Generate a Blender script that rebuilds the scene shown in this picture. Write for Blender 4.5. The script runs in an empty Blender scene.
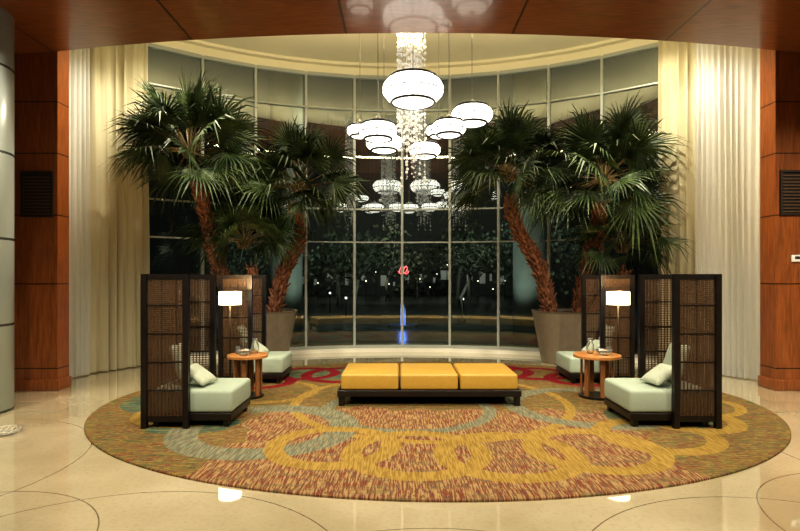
import bpy, math, random
import bmesh
from mathutils import Vector, Matrix
random.seed(7)
S=bpy.context.scene
COL=S.collection
F=533.0; CH=1.65; HY=277.0
def W(px,py,D): return Vector(((px-400)/F*D, D, CH+(HY-py)/F*D))
# ------------------------------------------------------------ materials
def newmat(n):
    m=bpy.data.materials.new(n); m.use_nodes=True
    nt=m.node_tree; b=nt.nodes['Principled BSDF']; return m,nt,b
def P(n,col,rough=.5,metal=0,emit=None,es=0,noise=0,nscale=20,bump=0,coat=0,trans=0,stretch=(1,1,1),spec=None,col2=None):
    m,nt,b=newmat(n)
    b.inputs['Base Color'].default_value=(*col,1); b.inputs['Roughness'].default_value=rough
    b.inputs['Metallic'].default_value=metal
    b.inputs['Coat Weight'].default_value=coat
    b.inputs['Transmission Weight'].default_value=trans
    if spec is not None: b.inputs['Specular IOR Level'].default_value=spec
    if emit: b.inputs['Emission Color'].default_value=(*emit,1); b.inputs['Emission Strength'].default_value=es
    if noise or bump:
        tc=nt.nodes.new('ShaderNodeTexCoord'); mp=nt.nodes.new('ShaderNodeMapping'); mp.inputs['Scale'].default_value=stretch
        no=nt.nodes.new('ShaderNodeTexNoise'); no.inputs['Scale'].default_value=nscale; no.inputs['Detail'].default_value=5
        nt.links.new(tc.outputs['Object'],mp.inputs['Vector']); nt.links.new(mp.outputs[0],no.inputs['Vector'])
        if noise:
            mx=nt.nodes.new('ShaderNodeMix'); mx.data_type='RGBA'
            mx.inputs['A'].default_value=(*[c*(1-noise) for c in col],1); mx.inputs['B'].default_value=(*(col2 or [min(1,c*(1+noise)) for c in col]),1)
            mr=nt.nodes.new('ShaderNodeMapRange'); mr.inputs['From Min'].default_value=.3; mr.inputs['From Max'].default_value=.7
            nt.links.new(no.outputs['Fac'],mr.inputs['Value']); nt.links.new(mr.outputs[0],mx.inputs['Factor'])
            nt.links.new(mx.outputs['Result'],b.inputs['Base Color'])
        if bump:
            bp=nt.nodes.new('ShaderNodeBump'); bp.inputs['Strength'].default_value=bump; bp.inputs['Distance'].default_value=.01
            nt.links.new(no.outputs['Fac'],bp.inputs['Height']); nt.links.new(bp.outputs[0],b.inputs['Normal'])
    return m
class NB:
    def __init__(s,nt): s.nt=nt
    def n(s,t): return s.nt.nodes.new(t)
    def lk(s,a,b): s.nt.links.new(a,b)
    def setin(s,inp,v):
        if hasattr(v,'is_linked') or hasattr(v,'links'): s.lk(v,inp)
        else: inp.default_value=v
    def m(s,op,a,b=0.0,c=0.0):
        x=s.n('ShaderNodeMath'); x.operation=op
        s.setin(x.inputs[0],a); s.setin(x.inputs[1],b); s.setin(x.inputs[2],c); return x.outputs[0]
    def mix(s,f,a,b):
        x=s.n('ShaderNodeMix'); x.data_type='RGBA'
        s.setin(x.inputs['Factor'],f)
        s.setin(x.inputs['A'],a if not isinstance(a,tuple) else (*a,1)); s.setin(x.inputs['B'],b if not isinstance(b,tuple) else (*b,1))
        return x.outputs['Result']
    def ramp(s,f,stops):
        x=s.n('ShaderNodeValToRGB'); cr=x.color_ramp; cr.interpolation='CONSTANT'
        while len(cr.elements)<len(stops): cr.elements.new(.5)
        for e,(p,c) in zip(cr.elements,stops): e.position=p; e.color=(*c,1)
        s.lk(f,x.inputs[0]); return x.outputs[0]
    def dist(s,X,Y,cx,cy,sx=1,sy=1):
        a=s.m('MULTIPLY',s.m('SUBTRACT',X,cx),1/sx); b=s.m('MULTIPLY',s.m('SUBTRACT',Y,cy),1/sy)
        return s.m('SQRT',s.m('ADD',s.m('MULTIPLY',a,a),s.m('MULTIPLY',b,b)))
    def ring(s,d,r,w):
        return s.m('LESS_THAN',s.m('ABSOLUTE',s.m('SUBTRACT',d,r)),w)
    def xyz(s,scale=None,out='Object'):
        tc=s.n('ShaderNodeTexCoord'); sp=s.n('ShaderNodeSeparateXYZ'); s.lk(tc.outputs[out],sp.inputs[0]); return tc.outputs[out],sp.outputs[0],sp.outputs[1],sp.outputs[2]
    def noise(s,vec,scale,detail=3,stretch=(1,1,1)):
        mp=s.n('ShaderNodeMapping'); mp.inputs['Scale'].default_value=stretch; s.lk(vec,mp.inputs['Vector'])
        no=s.n('ShaderNodeTexNoise'); no.inputs['Scale'].default_value=scale; no.inputs['Detail'].default_value=detail
        s.lk(mp.outputs[0],no.inputs['Vector']); return no.outputs['Fac']
    def mr(s,v,a,b):
        x=s.n('ShaderNodeMapRange'); x.inputs['From Min'].default_value=a; x.inputs['From Max'].default_value=b; s.lk(v,x.inputs['Value']); return x.outputs[0]

def mat_wood(n,c1,c2,rough=.3,gz=1.0,grain=(14,14,1.2),joints_x=None,joints_z=None):
    m,nt,b=newmat(n); q=NB(nt); v,X,Y,Z=q.xyz()
    g=q.noise(v,3,6,grain); f=q.mr(g,.3,.7); col=q.mix(f,c1,c2)
    if joints_z:
        j=None
        for z in joints_z:
            r=q.m('LESS_THAN',q.m('ABSOLUTE',q.m('SUBTRACT',Z,z)),.008); j=r if j is None else q.m('MAXIMUM',j,r)
        col=q.mix(j,col,(.02,.008,.004))
    if joints_x:
        j=None
        for x0 in joints_x:
            r=q.m('LESS_THAN',q.m('ABSOLUTE',q.m('SUBTRACT',X,x0)),.014); j=r if j is None else q.m('MAXIMUM',j,r)
        col=q.mix(j,col,(.02,.008,.004))
    q.lk(col,b.inputs['Base Color']); b.inputs['Roughness'].default_value=rough; b.inputs['Coat Weight'].default_value=.2
    return m
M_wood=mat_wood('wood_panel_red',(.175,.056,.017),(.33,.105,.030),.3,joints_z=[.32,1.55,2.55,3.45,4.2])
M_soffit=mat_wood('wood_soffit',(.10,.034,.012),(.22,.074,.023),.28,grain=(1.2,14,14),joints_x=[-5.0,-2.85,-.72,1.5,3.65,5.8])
M_dark=P('espresso_wood',(.009,.006,.005),.35,noise=.3,nscale=12)
M_rattan=P('dark_rattan',(.085,.045,.020),.5,noise=.5,nscale=60)
M_seat=P('seafoam_fabric',(.35,.42,.345),.85,noise=.06,nscale=90,bump=.2)
M_pil=P('pale_pillow_fabric',(.38,.44,.36),.85,noise=.12,nscale=40,bump=.2)
M_pil2=P('light_green_pillow_fabric',(.47,.52,.42),.85,noise=.1,nscale=40,bump=.2)
M_gold=P('mustard_leather',(.45,.275,.05),.42,noise=.06,nscale=30,bump=.08)
M_alu=P('pale_aluminium',(.42,.45,.41),.4,.3)
M_amber=P('amber_wood',(.48,.21,.065),.3,noise=.25,nscale=10,stretch=(1,8,8),coat=.3)
M_amberleg=P('brown_table_leg_wood',(.26,.11,.04),.35,noise=.25,nscale=10,stretch=(8,8,1))
M_plast=P('cream_plaster',(.74,.68,.50),.8)
M_ceil=P('ceiling_cream',(.80,.75,.55),.8)
M_trimw=P('white_trim',(.75,.72,.62),.5)
M_grille=P('dark_grille',(.03,.02,.016),.5,.3)
M_black=P('black_metal',(.012,.012,.012),.4,.6)
M_planter=P('taupe_planter',(.19,.155,.11),.55,noise=.1,nscale=8)
M_soil=P('soil',(.03,.02,.012),.95,noise=.4,nscale=40,bump=.6)
M_trunk=P('palm_trunk_bark',(.24,.065,.035),.85,noise=.8,nscale=16,bump=.5,col2=(.36,.16,.08))
M_conc=P('pale_concrete',(.36,.40,.36),.8,noise=.08,nscale=3)
M_kerb=P('dim_stone',(.10,.10,.09),.8,noise=.2,nscale=6)
M_white=P('white_plastic',(.8,.8,.78),.4)
M_steel=P('brushed_steel',(.30,.28,.24),.35,.9)
M_wire=P('silver_wire',(.55,.53,.48),.3,.8)
M_pole=P('dark_bronze',(.05,.035,.02),.4,.8)
M_lobby=P('dark_lobby_wall',(.045,.045,.038),.7)
M_ground=P('outside_paving',(.055,.06,.052),.3,noise=.8,nscale=1.6)
M_treetrunk=P('tree_bark',(.18,.17,.14),.9,noise=.3)
M_foliage=P('night_foliage',(.06,.075,.045),.8,noise=.6,nscale=5)
m,nt,b=newmat('palm_leaf'); q=NB(nt); v,X,Y,Z=q.xyz()
q.lk(q.mix(q.mr(q.noise(v,3.5,3),.35,.68),(.010,.024,.008),(.050,.078,.024)),b.inputs['Base Color'])
b.inputs['Roughness'].default_value=.5; b.inputs['Specular IOR Level'].default_value=.3; M_leaf=m
M_leafdry=P('dry_petiole',(.14,.10,.04),.6)
def emis(n,c,s):
    return P(n,(.8,.8,.8),.4,emit=c,es=s)
m,nt,b=newmat('glowing_glass'); q=NB(nt); v,X,Y,Z=q.xyz()
rib=q.m('MULTIPLY_ADD',q.m('SINE',q.m('MULTIPLY',q.m('ARCTAN2',Y,X),24)),.25,1.0)
b.inputs['Base Color'].default_value=(.5,.48,.42,1); b.inputs['Emission Color'].default_value=(1,.94,.80,1)
zz=q.m('ABSOLUTE',q.m('DIVIDE',Z,.25)); q.lk(q.m('MULTIPLY',rib,q.m('MULTIPLY_ADD',zz,-3.0,4.6)),b.inputs['Emission Strength']); M_globe=m
M_shade=emis('lamp_shade_glow',(1,.86,.56),4)
M_red=emis('red_neon',(1,.01,.02),2.0)
M_blue=emis('blue_fountain',(.08,.22,1),.9)
M_litwin=emis('lit_window',(.75,.8,.65),.04)
M_streetl=emis('street_light',(1,.92,.75),2.5)
def panemat():
    m=bpy.data.materials.new('window_glass'); m.use_nodes=True; nt=m.node_tree
    nt.nodes.clear(); o=nt.nodes.new('ShaderNodeOutputMaterial'); t=nt.nodes.new('ShaderNodeBsdfTransparent'); g=nt.nodes.new('ShaderNodeBsdfGlossy')
    t.inputs[0].default_value=(.66,.74,.70,1); g.inputs['Roughness'].default_value=0.0; g.inputs[0].default_value=(.90,.98,.97,1)
    mx=nt.nodes.new('ShaderNodeMixShader'); fr=nt.nodes.new('ShaderNodeFresnel'); fr.inputs[0].default_value=1.45
    ma=nt.nodes.new('ShaderNodeMath'); ma.operation='MULTIPLY_ADD'; ma.inputs[1].default_value=.8; ma.inputs[2].default_value=.17
    nt.links.new(fr.outputs[0],ma.inputs[0]); nt.links.new(ma.outputs[0],mx.inputs[0]); nt.links.new(t.outputs[0],mx.inputs[1]); nt.links.new(g.outputs[0],mx.inputs[2]); nt.links.new(mx.outputs[0],o.inputs[0])
    return m
M_glass=panemat()
M_bead=P('glowing_crystal_bead',(.66,.65,.60),.10,emit=(1,.96,.86),es=.2)  # faint emission brightens the beads, which are no lamps
M_crystal=P('clear_glass_ware',(.9,.95,.92),.03,trans=.9)
def curtmat(n,col,tr,alpha=1):
    m=bpy.data.materials.new(n); m.use_nodes=True; nt=m.node_tree; nt.nodes.clear()
    o=nt.nodes.new('ShaderNodeOutputMaterial'); d=nt.nodes.new('ShaderNodeBsdfDiffuse'); t=nt.nodes.new('ShaderNodeBsdfTranslucent')
    d.inputs[0].default_value=(*col,1); t.inputs[0].default_value=(*col,1)
    mx=nt.nodes.new('ShaderNodeMixShader'); mx.inputs[0].default_value=tr
    nt.links.new(d.outputs[0],mx.inputs[1]); nt.links.new(t.outputs[0],mx.inputs[2])
    if alpha<1:
        tt=nt.nodes.new('ShaderNodeBsdfTransparent'); m2=nt.nodes.new('ShaderNodeMixShader'); m2.inputs[0].default_value=alpha
        nt.links.new(tt.outputs[0],m2.inputs[1]); nt.links.new(mx.outputs[0],m2.inputs[2]); nt.links.new(m2.outputs[0],o.inputs[0])
    else: nt.links.new(mx.outputs[0],o.inputs[0])
    return m
M_curt=curtmat('cream_curtain',(.60,.55,.38),.2)
M_sheer=curtmat('sheer_curtain',(.90,.91,.86),.35,.7)
# floor
m,nt,b=newmat('polished_marble_floor'); q=NB(nt); v,X,Y,Z=q.xyz()
c=q.mix(q.mr(q.noise(v,.9,6),.35,.65),(.40,.34,.215),(.54,.47,.325))
c=q.mix(q.m('MULTIPLY',q.mr(q.noise(v,30,4),.5,.75),.35),c,(.30,.24,.14))
j=None
for (cx,cy,r) in [(-2.9,3.1,1.0),(-1.7,2.6,1.5),(-4.5,4.6,1.6),(-4.0,3.2,.8),(3.6,3.4,1.1),(2.4,2.5,1.5),(5.2,5.0,1.6),(.4,7.1,5.35),(.4,7.1,6.6),(0.2,1.9,1.6),(5.4,8,1.5),(-4.9,8,1.5)]:
    r_=q.ring(q.dist(X,Y,cx,cy),r,.005); j=r_ if j is None else q.m('MAXIMUM',j,r_)
c=q.mix(q.m('MULTIPLY',j,.75),c,(.07,.05,.03))
q.lk(c,b.inputs['Base Color']); b.inputs['Roughness'].default_value=.035; b.inputs['Specular IOR Level'].default_value=1.0; b.inputs['Coat Weight'].default_value=.8; b.inputs['Coat Roughness'].default_value=.02; M_floor=m
# carpet
CA,CB=4.2,3.2
m,nt,b=newmat('patterned_carpet'); q=NB(nt); v,X,Y,Z=q.xyz()
warp=q.m('MULTIPLY',q.m('SUBTRACT',q.noise(v,1.2,2),.5),.06); Xw=q.m('ADD',X,warp); Yw=q.m('ADD',Y,warp)
hatch=q.noise(v,1,2,(70,5,1)); hf=q.mr(hatch,.45,.55)
hatch2=q.noise(v,1,2,(40,9,3)); h2=q.m('GREATER_THAN',hatch2,.56)
fine=q.noise(v,1,2,(120,30,1)); ff=q.mr(fine,.4,.6)
band=q.noise(v,1,3,(2.5,24,1))
warm=q.mix(hf,(.135,.030,.018),(.29,.195,.09))
warm=q.mix(q.m('MULTIPLY',h2,.7),warm,(.085,.038,.035))
warm=q.mix(q.m('MULTIPLY',q.m('GREATER_THAN',band,.57),.5),warm,(.11,.10,.045))
warm=q.mix(q.m('MULTIPLY',ff,.15),warm,(.34,.25,.12))
multi=q.ramp(band,[(0,(.045,.07,.035)),(.36,(.085,.08,.03)),(.43,(.21,.155,.04)),(.48,(.14,.030,.020)),(.52,(.085,.10,.05)),(.56,(.24,.175,.05)),(.60,(.085,.035,.032)),(.64,(.15,.05,.025)),(.68,(.05,.085,.065))])
multi=q.mix(q.m('MULTIPLY',hf,.30),multi,(.20,.14,.06))
tealb=q.ramp(band,[(0,(.035,.075,.06)),(.40,(.06,.105,.075)),(.47,(.20,.17,.06)),(.52,(.05,.09,.07)),(.6,(.11,.05,.025)),(.66,(.07,.11,.08))])
side=q.mr(q.m('ABSOLUTE',X),1.7,2.4)
far=q.mr(Y,-1.0,-.1)
wn=q.m('GREATER_THAN',q.m('ADD',q.m('MAXIMUM',side,far),q.m('MULTIPLY',q.m('SUBTRACT',q.noise(v,1.5,2),.5),1.2)),.5)
base=q.mix(wn,warm,multi)
gold=q.mix(q.m('MULTIPLY',hf,.8),(.20,.125,.03),(.33,.22,.06)); grey=q.mix(hf,(.10,.11,.08),(.20,.195,.13)); red=q.mix(hf,(.12,.005,.010),(.19,.014,.020))
grey=q.mix(q.m('MULTIPLY',h2,.5),grey,(.16,.10,.05))
def patch(col,cx,cy,rx,ry,c2):
    return q.mix(q.m('LESS_THAN',q.dist(Xw,Yw,cx,cy,rx,ry),1.0),col,c2)
def ringc(col,cx,cy,r,w,c2,rx=1,ry=1,wp=True):
    return q.mix(q.ring(q.dist(Xw if wp else X,Yw if wp else Y,cx,cy,rx,ry),r,w),col,c2)
base=patch(base,-3.2,-.1,.8,.7,tealb); base=patch(base,3.2,.5,.7,1.0,tealb); base=patch(base,-1.5,1.9,1.0,.5,tealb)
base=patch(base,2.6,-.9,.6,.5,tealb); base=patch(base,-2.7,-1.2,.5,.4,tealb)
base=ringc(base,0,-.1,1.75,.06,gold)
base=ringc(base,-1.85,-1.35,.85,.16,grey)
base=ringc(base,-.3,-.5,1.0,.08,grey)
base=ringc(base,2.0,-.35,.95,.12,grey)
for cx,cy,r in [(-2.9,-.7,.6),(-3.4,.3,.45),(3.3,-.3,.55),(3.1,1.1,.5),(-2.3,.5,.7)]:
    base=ringc(base,cx,cy,r,.06,gold)
for cx,cy,r in [(-2.0,1.9,.5),(1.9,1.9,.5),(-1.3,1.8,.65),(-2.6,1.2,.5),(1.2,2.1,.6),(2.5,1.4,.5)]:
    base=ringc(base,cx,cy,r,.09,red)
for cx,cy,r in [(-1.05,-1.95,.56),(-.25,-2.15,.60),(.6,-2.2,.60),(1.45,-2.05,.58),(2.25,-1.6,.54),(2.9,-1.0,.48)]:
    base=ringc(base,cx,cy,r,.095,gold)
q.lk(base,b.inputs['Base Color']); b.inputs['Roughness'].default_value=.95; b.inputs['Specular IOR Level'].default_value=.1
bp=nt.nodes.new('ShaderNodeBump'); bp.inputs['Strength'].default_value=.3; bp.inputs['Distance'].default_value=.01; q.lk(fine,bp.inputs['Height']); q.lk(bp.outputs[0],b.inputs['Normal'])
M_carpet=m
m,nt,b=newmat('banded_column'); q=NB(nt); v,X,Y,Z=q.xyz()
fr=q.m('FRACT',q.m('DIVIDE',Z,1.05)); c=q.mix(q.m('LESS_THAN',fr,.03),(.40,.46,.46),(.05,.06,.06)); q.lk(c,b.inputs['Base Color']); b.inputs['Roughness'].default_value=.25; M_band=m
# ------------------------------------------------------------ mesh builder
class MB:
    def __init__(s): s.v=[]; s.f=[]
    def add(s,vs,fs):
        o=len(s.v); s.v+=[tuple(x) for x in vs]; s.f+=[tuple(i+o for i in f) for f in fs]; return s
    def box(s,x0,x1,y0,y1,z0,z1,M=None):
        vs=[Vector(p) for p in [(x0,y0,z0),(x1,y0,z0),(x1,y1,z0),(x0,y1,z0),(x0,y0,z1),(x1,y0,z1),(x1,y1,z1),(x0,y1,z1)]]
        if M: vs=[M@p for p in vs]
        return s.add(vs,[(0,3,2,1),(4,5,6,7),(0,1,5,4),(1,2,6,5),(2,3,7,6),(3,0,4,7)])
    def lathe(s,prof,n=32,c=(0,0),M=None):
        vs=[];fs=[]
        for r,z in prof:
            for k in range(n):
                a=2*math.pi*k/n; p=Vector((c[0]+r*math.cos(a),c[1]+r*math.sin(a),z)); vs.append(M@p if M else p)
        for i in range(len(prof)-1):
            for k in range(n):
                k2=(k+1)%n; fs.append((i*n+k,i*n+k2,(i+1)*n+k2,(i+1)*n+k))
        if prof[0][0]>1e-5: fs.append(tuple(reversed(range(n))))
        if prof[-1][0]>1e-5: fs.append(tuple((len(prof)-1)*n+k for k in range(n)))
        return s.add(vs,fs)
    def tube(s,pts,rad,n=8,closed=False):
        pts=[Vector(p) for p in pts]; N=len(pts); vs=[];fs=[]
        for i,p in enumerate(pts):
            if closed: t=pts[(i+1)%N]-pts[i-1]
            else: t=pts[min(i+1,N-1)]-pts[max(i-1,0)]
            t.normalize(); u=t.cross(Vector((0,0,1)))
            if u.length<.05: u=t.cross(Vector((0,1,0)))
            u.normalize(); w=t.cross(u).normalized()
            r=rad[i] if isinstance(rad,(list,tuple)) else rad
            for k in range(n):
                a=2*math.pi*k/n; vs.append(p+u*(r*math.cos(a))+w*(r*math.sin(a)))
        for i in range(N if closed else N-1):
            i2=(i+1)%N
            for k in range(n):
                k2=(k+1)%n; fs.append((i*n+k,i*n+k2,i2*n+k2,i2*n+k))
        if not closed: fs.append(tuple(reversed(range(n)))); fs.append(tuple((N-1)*n+k for k in range(n)))
        return s.add(vs,fs)
    def sphere(s,c,rx,ry,rz,nu=16,nv=8):
        vs=[];fs=[]
        for i in range(1,nv):
            th=math.pi*i/nv
            for k in range(nu):
                a=2*math.pi*k/nu; vs.append((c[0]+rx*math.sin(th)*math.cos(a),c[1]+ry*math.sin(th)*math.sin(a),c[2]-rz*math.cos(th)))
        for i in range(nv-2):
            for k in range(nu):
                k2=(k+1)%nu; fs.append((i*nu+k,i*nu+k2,(i+1)*nu+k2,(i+1)*nu+k))
        b=len(vs); vs.append((c[0],c[1],c[2]-rz)); vs.append((c[0],c[1],c[2]+rz))
        for k in range(nu):
            k2=(k+1)%nu; fs.append((k2,k,b)); fs.append(((nv-2)*nu+k,(nv-2)*nu+k2,b+1))
        return s.add(vs,fs)
    def obj(s,name,mat,parent=None,loc=None,smooth=False,bevel=0,label=None,origin=None,seg=3):
        vs=s.v
        if origin is not None: vs=[(x-origin[0],y-origin[1],z-origin[2]) for x,y,z in vs]
        me=bpy.data.meshes.new(name); me.from_pydata(vs,[],s.f); me.update(); me.materials.append(mat)
        if smooth:
            for p in me.polygons: p.use_smooth=True
        o=bpy.data.objects.new(name,me); COL.objects.link(o)
        if origin is not None: o.location=origin
        if loc is not None: o.location=loc
        if parent: o.parent=parent
        if bevel:
            bm=o.modifiers.new('b','BEVEL'); bm.width=bevel; bm.segments=seg; bm.limit_method='ANGLE'
            for p in me.polygons: p.use_smooth=True
        if label: o['label']=label
        return o
def empty(name,loc,label,cat,rotz=0,group=None):
    e=bpy.data.objects.new(name,None); e.empty_display_size=.1; COL.objects.link(e); e.location=loc; e.rotation_euler=(0,0,rotz)
    e['label']=label; e['category']=cat
    if group: e['group']=group
    return e
def tag(o,label,cat,group=None):
    o['label']=label; o['category']=cat
    if group: o['group']=group
    return o
def struct(o,label=None):
    o['kind']='structure'
    if label: o['label']=label
    return o
# ------------------------------------------------------------ setting
ACX,ACY,R=.05,4.1,7.8
HALF=math.radians(39.0)
def arc(a,r=R): return (ACX+r*math.sin(a),ACY+r*math.cos(a))
NP=10
GT=6.1; CZ=6.35
angs=[-HALF+2*HALF*i/NP for i in range(NP+1)]
poly=[(-9,-4),(9,-4),(9,8.6),(6.3,8.6)]+[arc(a,R+.12) for a in reversed(angs)]+[(-6.3,8.6),(-9,8.6)]
def slab(name,poly,z0,z1,mat):
    n=len(poly); vs=[(x,y,z0) for x,y in poly]+[(x,y,z1) for x,y in poly]
    fs=[tuple(reversed(range(n))),tuple(range(n,2*n))]+[(i,(i+1)%n,(i+1)%n+n,i+n) for i in range(n)]
    return MB().add(vs,fs).obj(name,mat)
struct(slab('floor',poly,-.1,0,M_floor),'polished cream marble floor with dark inlaid arcs')
struct(slab('ceiling',[(-8,6.9),(8,6.9),(8,8.9)]+[arc(a,R+.15) for a in reversed(angs)]+[(-8,8.9)],CZ,CZ+.15,M_ceil),'cream plaster ceiling of the curved bay')
mb=MB()
for (r,z0,z1,w) in [(R-.02,GT,CZ,.14),(R-.16,CZ-.06,CZ,.14)]:
    A=[-math.radians(44)+math.radians(88)*i/44 for i in range(45)]
    vs=[];fs=[]
    for a in A:
        for rr,zz in ((r,z0),(r+w,z0),(r+w,z1),(r,z1)):
            x,y=arc(a,rr); vs.append((x,y,zz))
    for i in range(len(A)-1):
        for k in range(4): fs.append((i*4+k,(i+1)*4+k,(i+1)*4+(k+1)%4,i*4+(k+1)%4))
    fs.append((0,1,2,3)); fs.append(tuple(len(vs)-4+k for k in (3,2,1,0))); mb.add(vs,fs)
struct(mb.obj('trim_1',M_ceil),'curved cream cornice above the glazing')
edgep=[]
WY=7.75
for i in range(61):
    x=-9+18*i/60; y=7.10+.021*(x-.3)**2; edgep.append((x,min(y,WY)))
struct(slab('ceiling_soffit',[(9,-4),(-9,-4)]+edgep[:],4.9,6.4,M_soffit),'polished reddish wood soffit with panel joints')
wl=MB().box(-9,-4.98,WY,8.02,0,CZ).obj('wall_left',M_wood); struct(wl,'reddish wood panelled wall')
wr=MB().box(5.46,9,WY,8.08,0,CZ).obj('wall_right',M_wood); struct(wr,'reddish wood panelled wall')
struct(MB().box(-9,-4.95,WY-.03,8.04,0,.16).obj('baseboard_left',M_wood,bevel=.01))
struct(MB().box(5.43,9,WY-.03,8.10,0,.16).obj('baseboard_right',M_wood,bevel=.01))
struct(MB().add([(-6.3,8.02,0),(-6.3,8.02,CZ),(-5.75,10.35,CZ),(-5.75,10.35,0),(*arc(-HALF,R+.05),0),(*arc(-HALF,R+.05),CZ)],[(0,1,2,3),(3,2,5,4)]).obj('wall_bay_left',M_plast),'cream plaster return wall')
struct(MB().add([(6.6,8.08,0),(6.6,8.08,CZ),(5.95,10.35,CZ),(5.95,10.35,0),(*arc(HALF,R+.05),0),(*arc(HALF,R+.05),CZ)],[(3,2,1,0),(4,5,2,3)]).obj('wall_bay_right',M_plast),'cream plaster return wall')
struct(MB().box(-9.2,-9,-4,8,0,CZ).obj('wall_lobby_left',M_lobby)); struct(MB().box(9,9.2,-4,8,0,CZ).obj('wall_lobby_right',M_lobby))
struct(MB().box(-9,9,-4.2,-4,0,CZ).obj('wall_back',M_lobby))
def vent(x0,x1,y,z0,z1):
    e=empty('vent_grille',((x0+x1)/2,y,z0),'dark louvred ventilation grille set in the wood panelling','vent grille',group='wall ventilation grilles')
    w=(x1-x0)/2; h=z1-z0
    fr=MB(); fr.box(-w,w,-.03,0,0,.03); fr.box(-w,w,-.03,0,h-.03,h); fr.box(-w,-w+.03,-.03,0,.03,h-.03); fr.box(w-.03,w,-.03,0,.03,h-.03); fr.box(-w+.03,w-.03,-.006,0,.03,h-.03); fr.obj('grille_frame',M_grille,e)
    lv=MB(); n=12
    for i in range(n): lv.box(-w+.03,w-.03,-.022,-.008,.04+(h-.08)*i/n,.04+(h-.08)*i/n+.018)
    lv.obj('louvres',M_rattan,e)
vent(-5.5,-5.04,WY,2.52,3.18); vent(5.52,6.1,WY,2.55,3.2)
th=MB().box(-.08,.08,-.025,0,-.05,.05).obj('thermostat',M_white,loc=(5.76,WY,1.92),bevel=.006); tag(th,'small white wall thermostat on the wood panel','thermostat')
MB().box(-.035,.035,-.028,-.024,-.01,.03).obj('screen',M_grille,th)
TR=[5.35,3.15,2.42]
for i in range(NP):
    a0,a1=angs[i],angs[i+1]; p0=Vector((*arc(a0),0)); p1=Vector((*arc(a1),0))
    d=(p1-p0); L=d.length; ang=math.atan2(d.y,d.x); c=(p0+p1)/2
    fr=MB(); w=.025
    fr.box(-L/2-w,-L/2+w,-.06,.06,0,GT)
    if i==NP-1: fr.box(L/2-w,L/2+w,-.06,.06,0,GT)
    fr.box(-L/2+w,L/2-w,-.045,.045,0,.14); fr.box(-L/2+w,L/2-w,-.045,.045,GT-.05,GT+.02)
    for z in TR: fr.box(-L/2+w,L/2-w,-.045,.045,z-.015,z+.015)
    o=fr.obj('window_%d'%(i+1),M_alu,loc=c); o.rotation_euler=(0,0,ang); struct(o,'tall glazed bay with pale metal mullions')
    g=MB().add([(-L/2+w,0,.14),(L/2-w,0,.14),(L/2-w,0,GT-.05),(-L/2+w,0,GT-.05)],[(0,1,2,3)]).obj('glass',M_glass,o)
A=angs; vs=[];fs=[]
for a in A:
    for rr,zz in ((R-.16,0),(R-.075,0),(R-.075,.08),(R-.16,.08)): x,y=arc(a,rr); vs.append((x,y,zz))
for i in range(len(A)-1):
    for k in range(4): fs.append((i*4+k,(i+1)*4+k,(i+1)*4+(k+1)%4,i*4+(k+1)%4))
struct(MB().add(vs,fs).obj('baseboard_window',M_trimw),'pale curved ledge under the glazing')
mb=MB(); mb.lathe([(.42,0),(.42,4.9)],48); o=mb.obj('column',M_band,loc=(-5.22,6.5,0),smooth=False); struct(o,'pale banded round column')
for p in o.data.polygons: p.use_smooth=abs(p.normal.z)<.5
e=empty('lattice_dish',(-4.14,5.6,0),'small shallow silver openwork lattice dish on the stone floor','dish')
MB().lathe([(0,0),(.10,0),(.10,.008),(0,.010)],28).obj('dish_base',M_wire,e)
lt=MB()
for k in range(16):
    a=2*math.pi*k/16
    for sgn in (-1,1):
        lt.tube([(.09*math.cos(a),.09*math.sin(a),.008),(.13*math.cos(a+sgn*.2),.13*math.sin(a+sgn*.2),.025),(.155*math.cos(a+sgn*.4),.155*math.sin(a+sgn*.4),.05)],.0035,5)
lt.tube([(.155*math.cos(t*math.pi/16),.155*math.sin(t*math.pi/16),.05) for t in range(32)],.005,6,True)
lt.obj('lattice_rim',M_wire,e,smooth=True)
# ------------------------------------------------------------ curtains
def curtain(path,mat,label,fold,amp,z1=CZ-.03,nz=14):
    pts=[Vector((*p,0)) for p in path]; tot=0
    L=[0]
    for i in range(len(pts)-1): tot+=(pts[i+1]-pts[i]).length; L.append(tot)
    n=int(tot/fold*12); vs=[];fs=[]
    row=[]
    for k in range(n+1):
        s=tot*k/n
        i=max(j for j in range(len(L)-1) if L[j]<=s+1e-9)
        t=(s-L[i])/(L[i+1]-L[i]); p=pts[i].lerp(pts[i+1],t); d=(pts[i+1]-pts[i]).normalized(); nn=Vector((-d.y,d.x,0))
        ph=2*math.pi*s/fold+1.6*math.sin(s*4.1)+1.0*math.sin(s*9.7)
        row.append((p,nn,d,ph,s))
    for j in range(nz+1):
        z=.02+(z1-.02)*j/nz; am=amp*(1.2-.45*j/nz)
        for p,nn,d,ph,s in row:
            o=p+nn*(am*math.sin(ph+.7*math.sin(z*.9+s*6))*(1+.6*math.sin(s*11+z*.5)))+d*(am*.25*math.sin(2*ph)); o.z=z; vs.append(o)
    m=n+1
    for j in range(nz):
        for k in range(n): fs.append((j*m+k,j*m+k+1,(j+1)*m+k+1,(j+1)*m+k))
    c=pts[len(pts)//2]
    o=MB().add(vs,fs).obj('curtain',mat,smooth=True,origin=(c.x,c.y,0)); tag(o,label,'curtain','floor-length curtains'); return o
curtain([(-4.68,9.92),(-5.02,9.45),(-5.28,9.02)],M_curt,'floor-length pleated cream opaque curtain beside the glazing',.15,.042)
curtain([(-5.19,8.92),(-5.55,8.15)],M_sheer,'floor-length pale sheer curtain near the wood wall',.09,.022)
curtain([(4.82,9.92),(5.2,9.36)],M_curt,'floor-length pleated cream opaque curtain beside the glazing',.15,.042)
curtain([(5.10,9.22),(5.85,8.2)],M_sheer,'floor-length pale sheer curtain near the wood wall',.09,.022)
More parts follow.
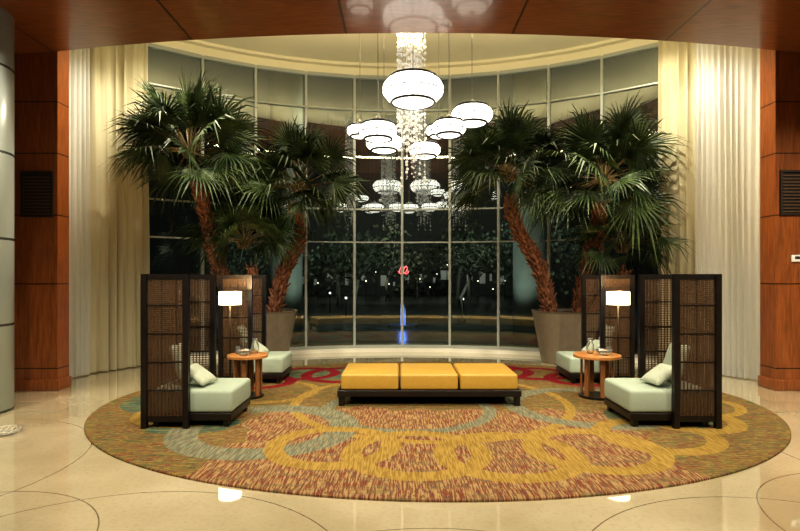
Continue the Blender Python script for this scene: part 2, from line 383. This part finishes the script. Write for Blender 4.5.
# ------------------------------------------------------------ carpet
n=128; vs=[];fs=[]
prof=[(CA,CB,0.001),(CA,CB,.016),(CA-.01,CB-.01,.022)]
for rx,ry,z in prof:
    for k in range(n): a=2*math.pi*k/n; vs.append((rx*math.cos(a),ry*math.sin(a),z))
for i in range(2):
    for k in range(n): k2=(k+1)%n; fs.append((i*n+k,i*n+k2,(i+1)*n+k2,(i+1)*n+k))
fs.append(tuple(range(2*n,3*n))); fs.append(tuple(reversed(range(n))))
cp=MB().add(vs,fs).obj('carpet',M_carpet,loc=(.4,7.1,0)); tag(cp,'large oval multicoloured patterned carpet with gold rings','carpet')
CT=.022
# ------------------------------------------------------------ bench
bx0,bx1,by0,by1=-.76,1.50,6.72,7.62
e=empty('bench',((bx0+bx1)/2,(by0+by1)/2,CT),'long low bench, dark wood base, three mustard leather cushions','bench')
hw=(bx1-bx0)/2; hd=(by1-by0)/2
MB().box(-hw-.03,hw+.03,-hd-.02,hd+.02,.12,.2).obj('base_frame',M_dark,e,bevel=.008)
for sx in (-1,1):
    for sy in (-1,1):
        x=sx*(hw-.02); y=sy*(hd-.04); MB().box(x-.035,x+.035,y-.035,y+.035,0,.12).obj('leg',M_dark,e)
MB().box(-hw+.10,hw-.10,-.03,.03,.0,.12).obj('centre_support',M_dark,e)
cw=2*hw/3
for i in range(3):
    x=-hw+cw*(i+.5); o=MB().box(x-cw/2+.012,x+cw/2-.012,-hd,hd,.202,.40).obj('seat_cushion',M_gold,e,bevel=.028,seg=4)
# ------------------------------------------------------------ chairs
HS=1.66
def lattice(mb,u0,u1,fixed,axis,z0,z1):
    n=int((z1-z0)/.0215)
    for i in range(n):
        z=z0+(z1-z0)*(i+.5)/n; h=.005
        if axis=='x': mb.box(u0,u1,fixed-.003,fixed+.003,z-h,z+h)
        else: mb.box(fixed-.003,fixed+.003,u0,u1,z-h,z+h)
    m_=max(3,int((u1-u0)/.036))
    for i in range(m_):
        u=u0+(u1-u0)*(i+.5)/m_; h=.0044
        if axis=='x': mb.box(u-h,u+h,fixed-.006,fixed+.006,z0,z1)
        else: mb.box(fixed-.006,fixed+.006,u-h,u+h,z0,z1)
def build_chair(loc,rotz,label):
    e=empty('screen_chair',loc,label,'chair',rotz,'high-backed woven screen chairs')
    hy=.41; wx=.45; p=.030
    for (nm,segs) in (('side_panel',-1),('side_panel',1),('back_panel',0)):
        fr=MB(); lt=MB(); rails=[.10]+[.10+ (HS-.13)*k/5 for k in range(1,5)]+[HS-.03]
        if segs:
            y=segs*hy
            for x in (.0,wx): fr.box(x-p,x+p,y-p,y+p,0,HS)
            for k,z in enumerate(rails):
                h=.03 if k in (0,5) else .006; fr.box(p,wx-p,y-.014,y+.014,z-h,z+h)
            o=fr.obj(nm,M_dark,e)
            lattice(lt,p,wx-p,y,'x',.13,HS-.06); lt.obj('woven_mesh',M_rattan,o)
        else:
            for k,z in enumerate(rails):
                h=.03 if k in (0,5) else .006; fr.box(-.014,.014,-hy+p,hy-p,z-h,z+h)
            fr.box(-.016,.016,-.02,.02,.13,HS-.06)
            o=fr.obj(nm,M_dark,e)
            lattice(lt,-hy+p,hy-p,0,'y',.13,HS-.06); lt.obj('woven_mesh',M_rattan,o)
    MB().box(.03,.92,-.375,.375,.07,.15).obj('seat_base',M_dark,e,bevel=.006)
    for x in (.10,.86):
        for y in (-.33,.33): MB().box(x-.03,x+.03,y-.03,y+.03,0,.07).obj('leg',M_dark,e)
    MB().box(.03,.93,-.375,.375,.152,.40).obj('seat_cushion',M_seat,e,bevel=.04,seg=4)
    return e
chairs=[(-2.75,6.15,0),(-2.72,8.50,0),(3.42,6.15,math.pi),(3.52,8.50,math.pi)]
for k,(x,y,r) in enumerate(chairs):
    build_chair((x,y,CT),r,['dark woven three-sided screen chair, pale green seat, beside side table','dark woven screen chair, pale green seat, before potted palms'][k%2])
def pillow(mat,loc,rot,s=.42,t=.07,label=''):
    n=14; vs=[];fs=[]
    for side in (1,-1):
        for i in range(n+1):
            for j in range(n+1):
                u=-1+2*i/n; w=-1+2*j/n
                h=max(0,(1-u**4)*(1-w**4))**.5
                k=1-.06*(1-abs(u))*abs(w)**3; k2=1-.06*(1-abs(w))*abs(u)**3
                vs.append((u*s/2*k2,w*s/2*k,side*t*h))
    m=n+1
    for b_,sd in ((0,1),(m*m,-1)):
        for i in range(n):
            for j in range(n):
                q_=(b_+i*m+j,b_+(i+1)*m+j,b_+(i+1)*m+j+1,b_+i*m+j+1); fs.append(q_ if sd==1 else tuple(reversed(q_)))
    o=MB().add(vs,fs).obj('throw_pillow',mat,smooth=True); o.location=loc; o.rotation_euler=rot
    me=o.data
    bm=bmesh.new(); bm.from_mesh(me); bmesh.ops.remove_doubles(bm,verts=bm.verts,dist=1e-5); bm.to_mesh(me); bm.free()
    return tag(o,label,'pillow','throw pillows')
for x,y,r in chairs:
    s=1 if r==0 else -1
    pillow(M_pil,(x+s*.22,y+.06,CT+.635),(0,s*math.radians(72),s*math.radians(4)),.46,.06,'pale green square pillow leaning on woven chair back')
    pillow(M_pil2,(x+s*.47,y-.10,CT+.525),(0,s*math.radians(34),-s*math.radians(8)),.34,.045,'light green square pillow resting on the seat cushion')
# ------------------------------------------------------------ side tables
def table(x,y,r):
    e=empty('side_table',(x,y,CT),'round amber wood side table with slatted legs','side table',group='side tables')
    MB().lathe([(0,.535),(r-.01,.535),(r,.54),(r,.57),(r-.008,.578),(0,.578)],40).obj('table_top',M_amber,e,smooth=False)
    for k in range(6):
        a=2*math.pi*(k+.5)/6; Mx=Matrix.Rotation(a,4,'Z')
        mb=MB(); mb.box(r*.62,r*.62+.022,-.03,.03,.02,.535,Mx); mb.obj('leg',M_amberleg,e)
    MB().lathe([(0,0),(r*.78,0),(r*.78,.03),(0,.03)],32).obj('base',M_dark,e)
    return CT+.578
zt=table(-2.07,7.25,.27); zt=table(2.68,7.25,.31)
def glassware(x,y,z,kind):
    if kind=='bowl': pr=[(0,.0),(.05,.0),(.09,.03),(.11,.07),(.104,.07),(.085,.034),(.045,.01),(0,.01)]; nm='glass_bowl'; lb='small clear glass bowl on the side table'; cat='bowl'
    elif kind=='glass': pr=[(0,0),(.03,0),(.034,.1),(.031,.1),(.027,.006),(0,.006)]; nm='drinking_glass'; lb='clear drinking glass on the side table'; cat='glass'
    else: pr=[(0,0),(.04,0),(.055,.06),(.05,.12),(.03,.16),(.04,.2),(.035,.2),(.025,.16),(.044,.12),(.05,.06),(.035,.008),(0,.008)]; nm='glass_vase'; lb='clear glass vase on the side table'; cat='vase'
    o=MB().lathe(pr,24).obj(nm,M_crystal,loc=(x,y,z),smooth=True); tag(o,lb,cat)
glassware(-2.1,7.16,zt,'bowl'); glassware(-2.0,7.36,zt,'vase'); glassware(-2.22,7.3,zt,'glass'); glassware(2.75,7.18,zt,'bowl'); glassware(2.62,7.34,zt,'vase'); glassware(2.86,7.3,zt,'glass')
# ------------------------------------------------------------ floor lamps
def flamp(x,y):
    e=empty('floor_lamp',(x,y,CT),'slim floor lamp with glowing warm drum shade','floor lamp',group='floor lamps')
    MB().lathe([(0,0),(.13,0),(.13,.015),(.02,.025),(0,.025)],32).obj('base',M_pole,e)
    MB().lathe([(.011,.02),(.011,1.33)],12).obj('pole',M_pole,e,smooth=True)
    MB().lathe([(.145,1.24),(.155,1.24),(.155,1.42),(.145,1.42),(.145,1.24)],40).obj('lamp_shade',M_shade,e,smooth=False)
    MB().box(-.148,.148,-.004,.004,1.31,1.318).obj('shade_bracket',M_pole,e)
    l=bpy.data.lights.new('lamp_bulb','POINT'); l.energy=95; l.color=(1,.66,.32); l.shadow_soft_size=.05
    lo=bpy.data.objects.new('lamp_bulb',l); COL.objects.link(lo); lo.location=(x,y,CT+1.37)
flamp(-2.39,7.5); flamp(3.07,7.5)
# ------------------------------------------------------------ pendants
def pendant(px,py,wpx,D,top=CZ):
    c=W(px,py,D); r=wpx/F*D/2; h=r*.56
    e=empty('pendant_lamp',(c.x,c.y,c.z),'glowing white flattened globe pendant with dark metal rings','pendant lamp',group='cluster of glowing pendants')
    MB().sphere((0,0,0),r,r,h,40,20).obj('globe_diffuser',M_globe,e,smooth=True)
    rg=MB()
    for f in (-.74,-.2,.66):
        rr=r*math.sqrt(1-f*f)*1.03+.006; rg.tube([(rr*math.cos(t*math.pi/24),rr*math.sin(t*math.pi/24),f*h) for t in range(48)],.018 if f<-.5 or f>.5 else .008,6,True)
    for k in range(8):
        a=math.pi*2*k/8; rg.tube([((r+.008)*math.cos(a)*math.cos(t),(r+.008)*math.sin(a)*math.cos(t),(h+.008)*math.sin(t)) for t in [-.80+i*.147 for i in range(11)]],.005,5)
    rg.obj('ring_frame',M_black,e,smooth=True)
    MB().lathe([(0,h-.01),(.04,h-.01),(.04,h+.03),(.015,h+.06),(0,h+.06)],16).obj('cap',M_steel,e)
    cb=MB(); cb.lathe([(.005,h+.05),(.005,top-c.z)],6); cb.obj('cable',M_steel,e)
for a in [(413,90,61,7.75),(378,131,38,7.6),(360,131,26,8.3),(384,143,36,8.1),(439,131,26,8.7),(449,128,34,7.7),(472,115,41,7.9),(425,150,31,8.45)]: pendant(*a)
# bead strands
mb=MB(); rnd=random.Random(5)
for k in range(46):
    a=rnd.uniform(0,6.28); rr=.26*math.sqrt(rnd.random()); x=.17+rr*math.cos(a); y=8.15+rr*math.sin(a)*.5
    z0=rnd.uniform(3.0,4.1); z=z0
    mb.box(x-.001,x+.001,y-.001,y+.001,z0,CZ)
    while z<CZ-.05:
        s=rnd.choice([.010,.015,.024]); mb.sphere((x,y,z),s,s,s,7,5); z+=rnd.uniform(.08,.14)
bd=mb.obj('bead_strands',M_bead,smooth=True,origin=(.17,8.15,CZ)); tag(bd,'hanging strands of small silvery crystal beads among the pendants','bead curtain'); bd['kind']='stuff'
# ------------------------------------------------------------ palms
def catmull(pts,n=8):
    pts=[Vector(p) for p in pts]; P_=[pts[0]*2-pts[1]]+pts+[pts[-1]*2-pts[-2]]; out=[]
    for i in range(1,len(P_)-2):
        for k in range(n):
            t=k/n; a,b_,c,d=P_[i-1],P_[i],P_[i+1],P_[i+2]
            out.append(.5*((2*b_)+(c-a)*t+(2*a-5*b_+4*c-d)*t*t+(3*b_-a-3*c+d)*t**3))
    out.append(pts[-1]); return out
def trunk(pts,r0,r1,parent,base):
    path=[p-base for p in catmull(pts,8)]
    mb=MB(); N=len(path); rad=[r0+(r1-r0)*i/(N-1) for i in range(N)]
    mb.tube(path,[r*.80 for r in rad],14)
    L=[0]
    for i in range(N-1): L.append(L[-1]+(path[i+1]-path[i]).length)
    rows=int(L[-1]/.085); nn=7
    for j in range(rows):
        s=L[-1]*(j+.3)/rows; i=max(k for k in range(N-1) if L[k]<=s); t=(s-L[i])/(L[i+1]-L[i]); p=path[i].lerp(path[i+1],t); d=(path[i+1]-path[i]).normalized()
        r=rad[i]*.80; u=d.cross(Vector((0,1,0))).normalized(); w=d.cross(u)
        for k in range(nn):
            a=2*math.pi*(k+.5*(j%2))/nn+random.uniform(-.15,.15); da=math.pi/nn*.75
            def q_(aa,rr,h): return p+(u*math.cos(aa)+w*math.sin(aa))*rr+d*h
            hh=.12*random.uniform(.7,1.4); ro=random.uniform(1.35,2.2)
            vs=[q_(a-da,r,-.02),q_(a+da,r,-.02),q_(a+da*.3,r*ro,hh),q_(a-da*.3,r*ro,hh),q_(a,r*1.2,-.04),q_(a,r*.98,hh*.6)]
            mb.add(vs,[(0,4,3),(4,1,2),(4,2,3),(3,2,5),(0,3,5),(1,5,2)])
    mb.obj('trunk',M_trunk,parent,smooth=False)
def crown(c,rc,nl,parent,base,seed,emin=-40,emax=84):
    rnd=random.Random(seed); lf=MB(); pt=MB(); c=c-base; ga=2.399963
    for k in range(nl):
        f=(k+.5)/nl; el=math.radians(emax+(emin-emax)*f**.95)+rnd.uniform(-.2,.2); az=k*ga+rnd.uniform(-.4,.4)
        dirv=Vector((math.cos(az)*math.cos(el),math.sin(az)*math.cos(el),math.sin(el)))
        Lp=rc*rnd.uniform(.34,.66); fan=rc*rnd.uniform(.44,.62)
        pts=[]; p=Vector(c)+dirv*.05; dd=dirv.copy()
        for s in range(5):
            pts.append(p.copy()); p=p+dd*(Lp/4); dd=(dd+Vector((0,0,-.04))).normalized()
        pt.tube(pts,[.013,.011,.009,.008,.007],5)
        o=pts[-1]; fwd=dd; side=fwd.cross(Vector((0,0,1)))
        if side.length<.1: side=Vector((math.sin(az),-math.cos(az),0))
        side.normalize(); up=side.cross(fwd).normalized()
        tw=rnd.uniform(-1.2,1.2); Rm=Matrix.Rotation(tw,3,fwd); side=Rm@side; up=Rm@up
        ns=30; amx=math.radians(128)
        for s in range(ns):
            a0=-amx+2*amx*s/ns; a1=-amx+2*amx*(s+1)/ns; am=(a0+a1)/2+rnd.uniform(-.03,.03)
            Ls=fan*(1-.22*abs(am)/amx)*rnd.uniform(.75,1.2); dk=rnd.uniform(.5,1.9)
            def pos(a,r,fold=0,dr=1.0):
                q0=o+fwd*(math.cos(a)*r)+side*(math.sin(a)*r)+up*(fold-.12*abs(math.sin(a))*r)
                q0.z-=dr*.17*r*r/fan*(.5+.5*math.cos(el)); return q0
            mL=pos(a0,Ls*.36);mR=pos(a1,Ls*.36); mM=pos(am,Ls*.36,-.012)
            hw_=(a1-a0)*.25
            nL=pos(am-hw_*.8,Ls*.67);nR=pos(am+hw_*.8,Ls*.67); tip=pos(am,Ls,0,1.6*dk)
            lf.add([o,mL,mM,mR,nL,nR,tip],[(0,1,2),(0,2,3),(1,4,2),(2,5,3),(2,4,5),(4,6,5)])
    for k in range(14):
        a=k*ga; pt.tube([Vector(c)+Vector((math.cos(a)*.07,math.sin(a)*.07,-.12)),Vector(c)+Vector((math.cos(a)*.17,math.sin(a)*.17,.02+.05*rnd.random()))],[.02,.010],5)
    lf.obj('fronds',M_leaf,parent); pt.obj('leaf_stalks',M_leafdry,parent)
def palm(cx,cy,spec,label,seed):
    base=Vector((cx,cy,0)); e=empty('potted_palm',base,label,'potted palm',group='potted fan palms')
    MB().lathe([(0,0),(.44,0),(.46,.02),(.64,.97),(.66,1.0),(.61,1.0),(.60,.93),(0,.93)],48).obj('planter',M_planter,e,smooth=False)
    MB().lathe([(0,.90),(.61,.90),(.5,.95),(0,.97)],32).obj('soil',M_soil,e,smooth=True)
    for k,(pts,cc,rc,nl,r0,em) in enumerate(spec):
        if len(pts)>1: trunk([Vector(p) for p in pts],r0,r0*.85,e,base)
        crown(Vector(cc),rc,nl,e,base,seed+k,emin=em)
palm(-2.66,10.35,[
 ([(-2.95,10.3,.9),W(222,275,9.95),W(206,215,9.7),W(193,170,9.5)],W(189,151,9.45),1.36,46,.12,-26),
 ([(-2.45,10.3,.9),W(283,275,10.15),W(300,235,10.1),W(293,205,10.0)],W(299,188,10.0),1.24,40,.12,-22),
 ([(-2.7,10.1,.9),W(252,268,9.95)],W(244,242,9.9),1.12,28,.09,-8)],'taupe planter holding three fan palms with curving reddish trunks',11)
palm(3.22,10.35,[
 ([(2.92,10.3,.9),W(538,265,10.1),W(516,225,10.0),W(510,197,9.9)],W(509,175,9.9),1.30,40,.12,-22),
 ([(3.45,10.3,.9),W(588,265,10.0),W(598,228,9.8),W(600,202,9.6)],W(605,179,9.6),1.36,46,.125,-26),
 ([(3.6,10.15,.9),W(626,270,9.9)],W(622,246,9.85),1.08,26,.09,-8)],'taupe planter holding three fan palms with curving reddish trunks',31)
# ------------------------------------------------------------ exterior
gr=MB().box(-40,40,8.7,70,-.3,-.12).obj('ground_outside',M_ground); struct(gr,'dark wet paving outside')
for x in (-2.95,3.35):
    o=MB().lathe([(.42,-.12),(.42,7.6)],40).obj('column_outside',M_conc,loc=(x,13.8,0),smooth=False); struct(o,'pale round concrete column outside the glazing')
    for p in o.data.polygons: p.use_smooth=abs(p.normal.z)<.5
def tree(x,y,s,seed):
    rnd=random.Random(seed); e=empty('tree',(x,y,-.12),'dark leafy street tree with slim trunk at night','tree',group='street trees')
    hh=rnd.uniform(1.3,2.2)
    tk=MB(); top=Vector((rnd.uniform(-.3,.3),0,hh*s)); tk.tube([(0,0,0),(rnd.uniform(-.1,.1),0,.55*hh*s),top],[.11*s,.09*s,.07*s],8)
    cl=[]
    for k in range(6):
        a=k*1.05+rnd.random(); q_=top+Vector((math.cos(a)*.8*s,math.sin(a)*.7*s,rnd.uniform(.1,1.8)*s)); tk.tube([top,(top+q_)/2+Vector((0,0,.1)),q_],[.05*s,.035*s,.02*s],6); cl.append(q_)
    tk.obj('trunk',M_treetrunk,e,smooth=True)
    fo=MB()
    for k in range(380):
        c_=rnd.choice(cl)+Vector((rnd.gauss(0,.42),rnd.gauss(0,.3),rnd.gauss(0,.38)))*s; d=Vector((rnd.uniform(-1,1),rnd.uniform(-1,1),rnd.uniform(-1,1))).normalized()*.12*s; d2=d.cross(Vector((rnd.uniform(-1,1),1,rnd.uniform(-1,1)))).normalized()*.07*s
        fo.add([c_-d,c_+d2,c_+d,c_-d2],[(0,1,2,3)])
    fo.obj('foliage',M_foliage,e)
for k,(x,y,s) in enumerate([(-4.6,20,.8),(-2.2,25.5,1.15),(2.5,21,.8),(5.9,24,1.2),(-8,27,1.1),(9.5,28,1.1),(3.6,33,1.4),(-3.8,33,1.3),(-.9,38,1.5),(7.4,34,1.0),(-7.4,34,1.4),(1.4,45,1.3),(5.2,40,1.5),(-5.2,44,1.3)]): tree(x,y,s,k)
e=MB().box(-30,30,52,56,-.12,16).obj('building',P('dark_facade',(.04,.045,.042),.7)); tag(e,'dark distant office building with a few lit windows','building')
rnd=random.Random(9)
for i in range(22):
    x=-12+i*1.15+rnd.uniform(-.3,.3); w_=rnd.uniform(.2,.8); z_=rnd.uniform(.7,1.4)
    if rnd.random()<.75: MB().box(x,x+w_,51.93,51.99,z_,z_+rnd.uniform(.4,1.1)).obj('lit_window',M_litwin,e)
f=empty('fountain',(.09,18.6,-.12),'low pool edged in stone with blue lit water jets','fountain')
MB().lathe([(0,.02),(.45,.02),(.45,.12),(.52,.12),(.52,0),(0,0)],40).obj('basin',M_kerb,f)
jt=MB()
for k in range(9):
    a=k*.8; rr=.03+.03*(k%3); x=rr*math.cos(a) if k else 0; y=rr*math.sin(a) if k else 0; hh=1.15 if k==0 else 1.05-rr*4; jt.lathe([(.020,.05),(.014,hh*.6),(.004,hh)],8,(x,y))
jt.obj('water_jet',M_blue,f,smooth=True)
l=bpy.data.lights.new('fountain_light','POINT'); l.energy=14; l.color=(.1,.25,1); l.shadow_soft_size=.1
lo=bpy.data.objects.new('fountain_light',l); COL.objects.link(lo); lo.location=(.09,18.1,.3)
nz=empty('neon_sign',(.12,20,1.92),'small red looping script neon sign outside','neon sign')
def loop(cx,w,h,lean):
    return [Vector((cx+w*math.sin(t)+lean*math.cos(t)*-h*.5,0,-h*math.cos(t)*.5)) for t in [i*2*math.pi/28 for i in range(26)]]
MB().tube(loop(-.06,.065,.28,.25),.022,8).obj('neon_tube',M_red,nz,smooth=True)
MB().tube(loop(.08,.065,.25,.25),.022,8).obj('neon_tube',M_red,nz,smooth=True)
MB().tube([(-.17,0,-.04),(-.15,0,-.12),(-.07,0,-.16),(.03,0,-.12),(.12,0,-.16),(.18,0,-.12),(.20,0,-.04)],.022,8).obj('neon_tube',M_red,nz,smooth=True)
MB().box(-.012,.012,.03,.05,-2.04,.1).obj('support_post',M_black,nz)
for (px,py,D) in [(521,293,17.5),(447,265,36),(330,293,26),(366,281,38),(478,281,38),(346,298,24),(430,287,44),(463,299,26),(389,284,44),(493,289,40),(318,283,40),(355,286,44),(420,279,46),(505,281,42),(376,272,48),(437,274,48)]:
    c=W(px,py,D); e=empty('path_lamp',(c.x,c.y,-.12),'slim outdoor path lamp with glowing globe','outdoor lamp',group='outdoor path lamps')
    MB().lathe([(.03,0),(.02,c.z+.12-.05)],10).obj('post',M_black,e); MB().sphere((0,0,c.z+.12),.055,.055,.055,12,8).obj('lamp_globe',M_streetl,e,smooth=True)
# ------------------------------------------------------------ lights
WC=(1,.885,.66)
def spot(x,y,z,tx,ty,tz,en,ang=90,col=WC,r=.08,blend=.7):
    l=bpy.data.lights.new('downlight_and_fill','SPOT'); l.energy=en; l.color=col; l.spot_size=math.radians(ang); l.spot_blend=blend; l.shadow_soft_size=r  # shared by indoor downlights and the added outdoor fill spots
    o=bpy.data.objects.new('downlight_and_fill_lamp',l); COL.objects.link(o); o.location=(x,y,z)
    o.rotation_euler=(Vector((tx,ty,tz))-Vector((x,y,z))).to_track_quat('-Z','Y').to_euler()
for x in (-5,-2.2,.6,3.4,6.2):
    spot(x,5.2,4.85,x*.9,7,0,360,100)
    spot(x,1.5,4.85,x*.9,4,0,430,110)
for x in (-3.6,-1.2,1.6,4.0): spot(x,9.2,6.28,x,9.8,0,270,130)
spot(-3.6,8.4,6.28,-5.1,9.2,.5,400,90,(1,.92,.74)); spot(3.9,8.4,6.28,5.4,9.0,.5,440,90,(1,.92,.74))
spot(-2.8,7.0,4.85,-2.9,10.1,1.9,560,50); spot(3.3,7.0,4.85,3.2,10.1,1.9,560,50)
l=bpy.data.lights.new('cove','AREA'); l.shape='RECTANGLE'; l.size=8; l.size_y=.25; l.energy=125; l.color=(1,.86,.54)
o=bpy.data.objects.new('cove_light',l); COL.objects.link(o); o.location=(.3,7.9,5.2); o.rotation_euler=(math.radians(155),0,0)
GC=(.88,1,.90)
spot(0,13,7.4,0,24,0,1300,140,GC); spot(-6,18,7,-3,30,2,1300,140,GC); spot(6,18,7,3,30,2,1300,140,GC); spot(0,34,9,0,52,1,2600,140,(1,.95,.8))  # added unseen floods that make the trees and facade visible at night
for x in (-2.0,2.4): spot(x,12.4,.1,x*1.4,13.8,5.5,90,80,GC)  # added upward fill spots to brighten the outside columns
w=bpy.data.worlds.new('World'); S.world=w; w.use_nodes=True; w.node_tree.nodes['Background'].inputs[0].default_value=(.035,.042,.04,1); w.node_tree.nodes['Background'].inputs[1].default_value=.6
# ------------------------------------------------------------ camera
c=bpy.data.cameras.new('Camera'); c.lens=24*533/533.33; c.sensor_width=36; c.shift_y=11.5/800; c.clip_end=200
o=bpy.data.objects.new('Camera',c); COL.objects.link(o); o.location=(0,0,CH); o.rotation_euler=(math.radians(90),0,0); S.camera=o
S.view_settings.view_transform='Standard'
try: S.view_settings.look='Medium High Contrast'
except Exception as ex: print('look',ex)
S.view_settings.exposure=0.15
